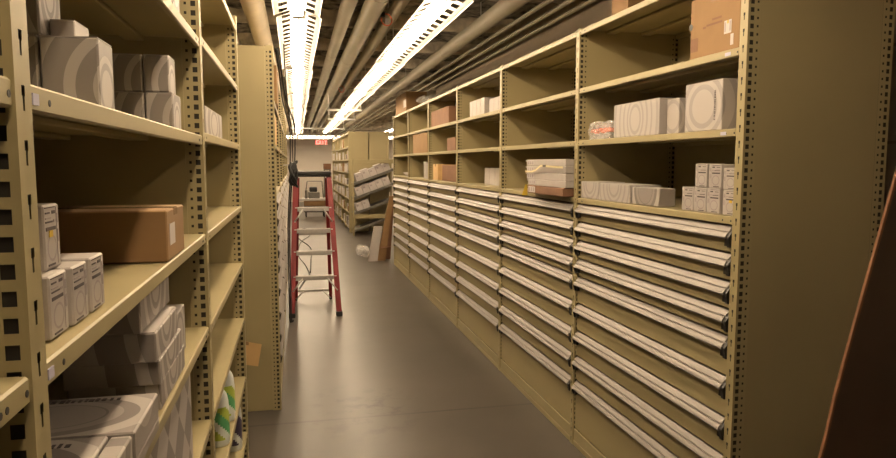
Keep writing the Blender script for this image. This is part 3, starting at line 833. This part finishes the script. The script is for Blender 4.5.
# ------------------------------------------------------------------ strip lights
def strip_parts():
    L = 2.76; HL = L/2
    mb = MB()
    prof = [(-.154, -.044), (-.150, -.036), (-.118, -.023), (-.060, -.003), (-.052, 0.), (.052, 0.), (.060, -.003), (.118, -.023), (.150, -.036), (.154, -.044)]
    ys = [0.]
    pitch = HL/8.
    for s in range(16):
        ys += [s*pitch + .038, s*pitch + .136]
    ys.append(L)
    i = mb.mi('reflector')
    V = [[mb.bm.verts.new((a, yy, c)) for a, c in prof] for yy in ys]
    for q in range(len(ys)-1):
        for w_ in range(len(prof)-1):
            if w_ in (2, 6) and q % 2 == 1: continue
            f = mb.bm.faces.new((V[q][w_], V[q][w_+1], V[q+1][w_+1], V[q+1][w_])); f.material_index = i
    ref = mb.mesh('reflector')
    mb = MB(); mb.box((-.05, .01, .003), (.05, L-.01, .065), 'reflector', .006); hou = mb.mesh('housing')
    mb = MB(); mb.tube([(0, .03, 0), (0, HL-.03, 0)], .013, 'tube', 8); tub = mb.mesh('lamp_tube')
    mb = MB(); mb.box((-.046, -.012, -.042), (.046, .012, 0), 'reflector', .003); hol = mb.mesh('lamp_holder')
    mb = MB(); mb.tube([(0, 0, .065), (0, 0, CEIL-2.76)], .004, 'steel', 6); rod = mb.mesh('hanger_rod')
    return ref, hou, tub, hol, rod, L, HL
ref, hou, tub, hol, rod, SL, HL = strip_parts()
def strip_light(x, y, z, label, group):
    t = thing('ceiling_strip_light', label, 'light', (x, y, z), 0, group)
    link('reflector', ref, t); link('housing', hou, t)
    for yy in (0, HL):
        for xx_ in (-.026, .026): link('lamp_tube', tub, t, (xx_, yy, -.026))
    for yy in (.016, HL, SL-.016): link('lamp_holder', hol, t, (0, yy, 0))
    for yy in (.3, SL-.3): link('hanger_rod', rod, t, (0, yy, 0))
    return t
ZL = 2.76
first = None
for row, (xa, xs, y0, n_) in enumerate(((.030, .0060, -.60, 9), (.940, .0060, 1.45, 8))):
    gn = ('strip lights over the stepladder row', 'strip lights over the aisle middle')[row]
    for i in range(n_):
        yy = y0 + i*2.80 - (.25 if i == n_-1 and False else 0)
        lab = (f'{ORD[i+1]} strip light from the near end of the row above the stepladder',
               f'{ORD[i+1]} strip light from the near end of the row nearer the long drawer run')[row]
        xx0 = xa + xs*(yy)
        if first is None: first = strip_light(xx0, yy, ZL, lab, gn)
        else:
            c = copy_tree(first); c.location = (xx0, yy, ZL); c['label'] = lab; c['group'] = gn
for i in range(4):
    c = copy_tree(first); c.location = (-1.2+(i % 2)*2.8, 26.6 if i < 2 else 28.6, ZL-.02); c.rotation_euler = (0, 0, R(-90)); c['group'] = 'strip lights across the far end'  # the pair closest to the far wall is added to brighten it
    c['label'] = ['crossways strip light past the row ends, stepladder side', 'crossways strip light past the row ends, far shelving side', 'added crossways strip light to brighten the far wall, stepladder side', 'added crossways strip light to brighten the far wall, far shelving side'][i]
for i in range(5):
    c = copy_tree(first); c.location = (3.02, 13.4+i*2.8, ZL); c['group'] = 'strip lights in the next aisle'
    c['label'] = f'{ORD[i+1]} strip light beyond the far end of the long run, next aisle'

# ------------------------------------------------------------------ pipes, conduits, hangers
def ceiling_pipe(x, z, r, label, m='pipe', y0=-2.55, y1=30.6, xs=.004, bands=True, group=None, name='ceiling_pipe'):
    t = thing(name, label, 'pipe' if r > .03 else 'conduit', (x, y0, z), 0, group)
    mb = MB(); mb.tube([(xs*(y0+(y1-y0)*k/6), (y1-y0)*k/6, 0) for k in range(7)], r, m, 18 if r > .03 else 8); mb.build('pipe_run', t)
    if bands:
        for k in range(1, 7):
            yy = k*3.4 + (x*1.7) % 1.3; xx_ = xs*(y0+yy)
            mb = MB(); mb.tube([(xx_, yy-.012, 0), (xx_, yy+.012, 0)], r*1.025, m, 18); mb.build('joint_band', t)
        for k in range(5):
            yy = 4.4 + k*4.6; xx_ = xs*(y0+yy)
            hb = MB(); hb.tube([(xx_, yy, r*.9), (xx_, yy, CEIL-z)], .005, 'steel', 6); hb.build('hanger_rod', t)
    return t
ceiling_pipe(-.305, 2.96, .090, 'thick pale pipe above the open shelving bays', 'pipelight')
ceiling_pipe(.445, 3.02, .062, 'slim pipe next to the stepladder row of lights')
ceiling_pipe(.660, 3.02, .086, 'thick pipe midway between the two rows of lights')
ceiling_pipe(.860, 3.03, .058, 'slim dark pipe tucked beside the lights over the aisle middle')
ceiling_pipe(1.745, 3.02, .074, 'thickest pipe, above the front of the long drawer run')
for i, xx_ in enumerate((1.965, 2.13, 2.29)):
    ceiling_pipe(xx_, 2.985, .019, ['thin conduit next to the thickest pipe', 'middle one of three thin conduits over the long run', 'thin conduit next to the block wall'][i], bands=False, group='thin conduits over the long run', name='ceiling_conduit')
ceiling_pipe(-.62, 3.0, .06, 'pipe half hidden above the back of the open shelving', 'pipe')
for i, (yy, x0, x1) in enumerate(((12.9, .62, 1.27), (15.6, .76, 1.38), (19.9, -.1, 1.45))):
    t = thing('ceiling_strut_hanger', ['white strut hanger crossing under the lights, first from the ladder', 'middle white strut hanger crossing under the lights', 'farthest white strut hanger crossing under both rows of lights'][i], 'hanger', (0, yy, 0), 0, 'white strut hangers under the lights')
    k = MB(); k.box((x0, -.021, 2.665), (x1, .021, 2.705), 'reflector', .004); k.build('strut_channel', t)
    for xx_ in (x0+.03, x1-.03):
        k = MB(); k.tube([(xx_, 0, 2.70), (xx_, 0, CEIL)], .012, 'reflector', 8); k.build('drop_rod', t)
for i, (x, y, z) in enumerate(((.80, 5.95, 2.96), (.80, 11.6, 2.96))):
    t = thing('ceiling_valve_tag', ['red wired valve tag on the pipe close overhead', 'red wired valve tag farther along the same pipe'][i], 'valve tag', (x, y, z), 0, 'red tags hung on the thick pipe')
    k = MB(); k.tube([(.045*math.cos(a), .03*math.sin(a), .05*math.sin(a)*1.1-.03) for a in [R(24*q) for q in range(16)]], .006, 'redprint', 6); k.build('wire_loop', t)
    k = MB(); k.box((-.014, -.02, -.07), (.016, -.016, -.02), 'paper', .001); tag(k.build('tag_plate', t), 'white tag plate')
    k = MB(); k.box((-.05, -.015, -.01), (-.015, .02, .03), 'black', .003); k.build('clip', t)

# ------------------------------------------------------------------ exit sign
t = thing('exit_sign', 'red EXIT sign hanging high before the far wall', 'sign', (1.16, 29.3, 2.57), 0)
k = MB(); k.box((-.26, 0, -.10), (.26, .05, .10), 'signface', .006); k.build('sign_housing', t)
def letters(s, x0, z0, hgt, wid, gap, y):
    mb = MB(); T = .018
    seg = {'E': [((0, 0), (0, 1)), ((0, 0), (1, 0)), ((0, .5), (.85, .5)), ((0, 1), (1, 1))], 'X': [((0, 0), (1, 1)), ((0, 1), (1, 0))],
           'I': [((.5, 0), (.5, 1))], 'T': [((0, 1), (1, 1)), ((.5, 0), (.5, 1))]}
    for c in s:
        for (a, b_), (c2, d2) in seg[c]:
            p = Vector((x0+a*wid, 0, z0+b_*hgt)); q = Vector((x0+c2*wid, 0, z0+d2*hgt)); d_ = (q-p); ln = d_.length; ang = math.atan2(d_.z, d_.x)
            xf = Matrix.Translation((p+q)/2 + Vector((0, y, 0))) @ Matrix.Rotation(-ang, 4, 'Y')
            mb.box((-ln/2-T, -.006, -T), (ln/2+T, .0, T), 'exit', xf=xf)
        x0 += wid + gap
    return mb
tag(letters('EXIT', -.21, -.065, .13, .075, .04, -.001).build('lettering', t), 'glowing red EXIT letters')
for s in (-.15, .15):
    k = MB(); k.tube([(s, .025, .10), (s, .025, CEIL-2.57)], .006, 'steel', 6); k.build('hanger_rod', t)

# ------------------------------------------------------------------ far range of open shelving, slanted rack in front of it
XF, YF0, NB, WF = 1.315, 17.0, 5, 1.40
FZ = [2.46, 2.11, 1.80, 1.48, 1.16, .84, .50, .12]
fs = {}
def far_bay(dx, x, y, label):
    t = thing('stock_shelving_bay', label, 'shelving unit', (x, y, 0), 0, 'far stock shelving bays')
    k = MB(); k.box((0, -.02, 0), (.05*dx, .02, H), 'paint', .003); k.build('upright_post', t)
    k = MB(); k.box((.05*dx, -.004, .02), (.49*dx, .004, H-.01), 'panel'); k.box((.455*dx, -.012, .02), (.485*dx, .004, H-.01), 'panel'); k.build('side_panel', t)
    k = MB(); k.box((.47*dx, .02, .05), (.478*dx, WF-.02, H-.03), 'panel'); k.build('back_panel', t)
    for z in FZ:
        k = MB(); k.box((.002*dx, .02, z-.035), (.02*dx, WF-.02, z), 'paint', .003); k.box((.01*dx, .02, z-.004), (.468*dx, WF-.02, z-.001), 'paint'); k.build('shelf', t)
    return t
for i in range(NB):
    c = far_bay(1, XF, YF0+i*WF, f'{ORD[i+1]} bay of the far stock shelving, counted from its blank end')
    if i == NB-1:
        k = MB(); k.box((0, WF-.02, 0), (.05, WF+.02, H), 'paint', .003); k.build('upright_post', c)
        k = MB(); k.box((.05, WF-.004, .02), (.49, WF+.004, H-.01), 'panel'); k.build('side_panel', c)
c = far_bay(-1, XF+1.0, YF0, 'back-to-back bay whose blank end panel stands behind the slanted rack')
rnd = random.Random(3)
rowname = ['top', 'second', 'third', 'fourth', 'fifth', 'sixth', 'bottom']
cols = ['paper', 'paper', 'white', 'kraft', 'paper', 'ring']
for i in range(NB):
    for j, z in enumerate(FZ[1:]):
        q = .05; n_ = 0
        while q < WF-.32:
            w_ = rnd.uniform(.16, .30); h_ = rnd.uniform(.12, .24); st = rnd.choice(cols)
            if j == 0 and rnd.random() < .75: q += w_; continue
            if rnd.random() < .12: q += w_; continue
            n_ += 1
            carton('stock_box', f'{ORD[n_]} stock box along the {rowname[j]} filled shelf, {ORD[i+1]} far shelving bay', 'box', (XF-.012+rnd.uniform(0, .05), XF+.34), (YF0+i*WF+q, YF0+i*WF+q+w_-.015), (z+.001, z+.001+h_), style=st, main='-X', group='boxes on the far stock shelving', parts=False)
            q += w_

t = thing('slanted_rack', 'slanted-shelf stock rack of white boxes at the end of the far shelving', 'rack', (1.36, 16.25, 0), 0)
RW = .98
for x in (0, RW):
    for y in (0, .6):
        k = MB(); k.box((x-.02, y-.02, 0), (x+.02, y+.02, 1.80), 'paint', .003); k.build('upright_post', t)
SLA = math.atan(.36)
slz = [1.235, .890, .530, .130]
for z in slz:
    xf = Matrix.Translation((.0, 0, z)) @ Matrix.Rotation(-SLA, 4, 'Y')
    Ls = RW/math.cos(SLA)
    k = MB(); k.box((.0, .0, -.004), (Ls, .6, 0), 'greymetal', xf=xf); k.box((.0, -.012, -.05), (Ls, .0, .006), 'greymetal', xf=xf); k.box((.0, .6, -.05), (Ls, .612, .006), 'greymetal', xf=xf); k.build('slanted_shelf', t)
k = MB(); k.box((0, -.035, .40), (RW, -.02, .50), 'paint', .003); k.build('front_beam', t)
k = MB(); k.box((0, -.035, 1.70), (RW, -.02, 1.80), 'paint', .003); k.build('front_beam', t)
k = MB(); k.box((0, .62, 1.0), (RW, .625, 1.80), 'panel'); k.build('back_panel', t)
for j, z in enumerate(slz[:3]):
    for i in range((5, 5, 2)[j]):
        p0 = .10 + i*.172
        h_ = (.20, .215, .20)[j] + rnd.uniform(-.02, .02)
        b_ = thing('rack_box', f'{ORD[i+1]} white box up the slope, {["upper", "middle", "lower"][j]} slanted shelf of the stock rack', 'box', (1.36+(p0+.08)*math.cos(SLA), 16.25, z+(p0+.08)*math.sin(SLA)+.005), 0, 'white boxes on the slanted rack')
        b_.rotation_euler = (0, -SLA, 0)
        k = MB(); k.box((-.080, .024, 0), (.084, .45, h_), 'paper', .004); k.build('carton_body', b_)
        k = MB(); k.box((-.05, .0230, h_*.55), (.0, .0242, h_*.75), 'greyink'); k.build('printed_label', b_)

# planks leaning at the end of the long run
GP = 'boards leaning at the far end of the long run'
def lean(label, xb0, xb1, yb, xt0, xt1, zt, m, th=.045):
    t = thing('leaning_plank', label, 'board', (0, yb, 0), 0, GP)
    def slab(x0a, x1a, x0b, x1b, z0, z1, mm, name, d=0.):
        k = MB(); A = [(x0a, -d, z0), (x1a, -d, z0), (x1a, th+d, z0), (x0a, th+d, z0)]; B = [(x0b, .10-d, z1), (x1b, .10-d, z1), (x1b, .10+th+d, z1), (x0b, .10+th+d, z1)]
        for q in range(4): k.face([A[q], A[(q+1) % 4], B[(q+1) % 4], B[q]], mm)
        k.face(A[::-1], mm); k.face(B, mm); return k.build(name, t)
    slab(xb0, xb1, xt0, xt1, 0, zt, m, 'board_body')
    if m != 'white':
        a, c = .2, .26; I = lambda p, q, f: p + (q-p)*f
        slab(I(xb0, xt0, a)-.001, I(xb1, xt1, a)+.001, I(xb0, xt0, c)-.001, I(xb1, xt1, c)+.001, zt*a, zt*c, 'kraftdark', 'strap_mark', .0012)
    return t
lean('short pale carton leaning before the two brown boards', 1.235, 1.40, 11.86, 1.36, 1.50, .60, 'white', .06)
lean('tall narrow brown board leaning against the end of the long run', 1.40, 1.545, 11.92, 1.645, 1.715, 1.13, 'kraft', .05)
lean('wider dark brown board leaning behind the tall narrow one', 1.50, 1.66, 12.10, 1.66, 1.75, 1.08, 'kraftdark', .05)
t = thing('film_bag', 'crumpled clear plastic bag on the floor beside the leaning boards', 'plastic bag', (1.19, 12.3, 0), 0)
k = MB()
for i in range(6):
    b2 = bmesh.new(); bmesh.ops.create_icosphere(b2, subdivisions=2, radius=.07)
    c = Vector((random.uniform(-.08, .06), random.uniform(-.1, .1), random.uniform(.06, .17)))
    for v in b2.verts: v.co = v.co*random.uniform(.8, 1.2) + c; v.co.z = max(v.co.z, .001)
    k.merge(b2, 'film')
k.build('film_heap', t)

# cart with equipment up the aisle
t = thing('platform_cart', 'cart carrying dark equipment in a wire frame, far up the aisle', 'cart', (.64, 22, 0), 0)
k = MB(); k.box((-.34, 0, .36), (.34, .7, .56), 'kraft', .008); tag(k.build('deck_box', t), 'orange-brown front box')
k = MB(); k.box((-.40, -.02, .56), (.36, .72, .59), 'steel', .004); k.build('rim_rail', t)
k = MB(); k.box((-.34, .02, .16), (.34, .68, .355), 'black', .01); k.build('undercarriage', t)
for x in (-.28, .28):
    for y in (.08, .62):
        k = MB(); k.tube([(x-.02, y, .08), (x+.02, y, .08)], .08, 'rubber', 14); k.build('wheel', t)
k = MB(); k.box((-.20, .1, .592), (.16, .5, .80), 'greymetal', .02); k.box((-.16, .15, .80), (.08, .45, .95), 'black', .02); k.box((-.30, .1, .592), (-.22, .5, .86), 'greymetal', .02); k.build('equipment', t)
k = MB()
for y in (.04, .66):
    k.tube([(-.30, y, .59), (-.23, y, 1.13), (.24, y, 1.13), (.28, y, .59)], .012, 'greymetal', 6)
k.build('wire_frame', t)
t = carton('far_carton', 'dark brown carton perched on a stand beside the far stock shelving', 'carton', (1.02, 1.27), (24.2, 24.6), (1.50, 1.69), style='dark')
t = thing('stand', 'slim dark stand under the far dark brown carton', 'stand', (1.145, 24.4, 0), 0)
k = MB(); k.box((-.12, -.2, 1.46), (.12, .2, 1.498), 'greymetal', .004); k.build('stand_top', t)
for x in (-.10, .10):
    for y in (-.17, .17):
        k = MB(); k.box((x-.015, y-.015, 0), (x+.015, y+.015, 1.46), 'greymetal'); k.build('leg', t)

# ------------------------------------------------------------------ cables
def smooth(pts, n=8):
    P = [Vector(p) for p in pts]; out = []
    for i in range(len(P)-1):
        p0, p1, p2, p3 = P[max(i-1, 0)], P[i], P[i+1], P[min(i+2, len(P)-1)]
        for k in range(n):
            t_ = k/n
            out.append(.5*((2*p1)+(-p0+p2)*t_+(2*p0-5*p1+4*p2-p3)*t_**2+(-p0+3*p1-3*p2+p3)*t_**3))
    return out + [P[-1]]
def cable(name, label, pts, r=.008, group=None):
    k = MB(); k.tube(smooth(pts), r, 'rubber', 7); return tag(k.build(name), label, 'cable', group)
t = thing('cable_coil', 'black coil of cable hanging from sagging strands beside the stepladder top', 'cable coil', (-.005, 7.33, 1.50), 0)
k = MB()
for i in range(7):
    a0 = rnd.uniform(-.012, .012); ry, rz_ = .075+rnd.uniform(-.02, .02), .115+rnd.uniform(-.02, .02)
    k.tube([(a0+.030*math.sin(2*q_+i), ry*math.cos(q_), .10+rz_*math.sin(q_)) for q_ in [2*math.pi*m_/24 for m_ in range(25)]], .012, 'rubber', 7)
k.build('coil_loops', t)
for pts_, r_ in (([(-.10, 4.95, 2.50), (-.085, 5.2, 2.36), (-.075, 5.8, 2.22), (-.03, 6.9, 2.05), (-.03, 7.25, 1.86), (-.035, 7.3, 1.66)], .0065), ([(-.095, 5.02, 2.51), (-.075, 5.4, 2.40), (-.05, 6.0, 2.25), (.015, 7.1, 2.10), (.020, 7.28, 1.9), (.01, 7.32, 1.66)], .0065), ([(-.07, 6.1, 3.2), (-.06, 6.2, 2.7), (-.045, 6.7, 2.3), (-.01, 7.2, 2.0), (-.005, 7.3, 1.66)], .005)):
    k = MB(); k.tube(smooth([(x_+.005, y_-7.33, z_-1.50) for x_, y_, z_ in pts_]), r_, 'rubber', 7); k.build('hanging_strand', t)
k = MB(); k.tube([(-.10, 0, .19), (-.02, 0, .20), (.0, 0, .23)], .008, 'steel', 6); k.build('hook', t)
k = MB()
for i in range(2):
    x = -.050+.016*i
    k.tube(smooth([(x+.02, .02*i, .05), (x-.012, .06+.05*i, -.4), (x-.018, .08+.03*i, -.9), (x-.016, .10+.02*i, -1.44-.008*i), (x+.004, .14+.02*i, -1.485)]), .0075, 'rubber', 7)
k.build('cable_tail', t)
cable('floor_cable', 'black cable looping over the floor behind the stepladder', [(.02, 9.2, .01), (.10, 9.9, .01), (.20, 10.6, .01), (.16, 11.6, .01), (.05, 13.0, .01), (.12, 15.0, .01), (.34, 16.4, .01), (.40, 17.6, .01), (.20, 18.2, .01), (.02, 17.0, .01), (.10, 15.6, .012), (.30, 14.0, .01), (.26, 12.0, .01), (.22, 10.8, .013)], .009)

# ------------------------------------------------------------------ camera, world, view
cam = bpy.data.cameras.new('camera'); co = bpy.data.objects.new('camera', cam); col.objects.link(co)
co.location = (0, 0, 1.7153)
co.rotation_euler = (R(90-5.5174), 0, R(-12.665))
cam.sensor_width = 36.; cam.lens = 684.46/896*36; cam.clip_start = .02; cam.clip_end = 100
scene.camera = co
w = bpy.data.worlds.new('world'); scene.world = w; w.use_nodes = True
w.node_tree.nodes['Background'].inputs['Color'].default_value = (.02, .017, .013, 1)
w.node_tree.nodes['Background'].inputs['Strength'].default_value = 1.
scene.view_settings.view_transform = 'Standard'; scene.view_settings.look = 'None'
scene.view_settings.exposure = 0.; scene.view_settings.gamma = 1.
scene.view_settings.use_curve_mapping = False
scene.cycles.use_denoising = True
scene.cycles.max_bounces = 8; scene.cycles.diffuse_bounces = 5
scene.cycles.sample_clamp_indirect = 8
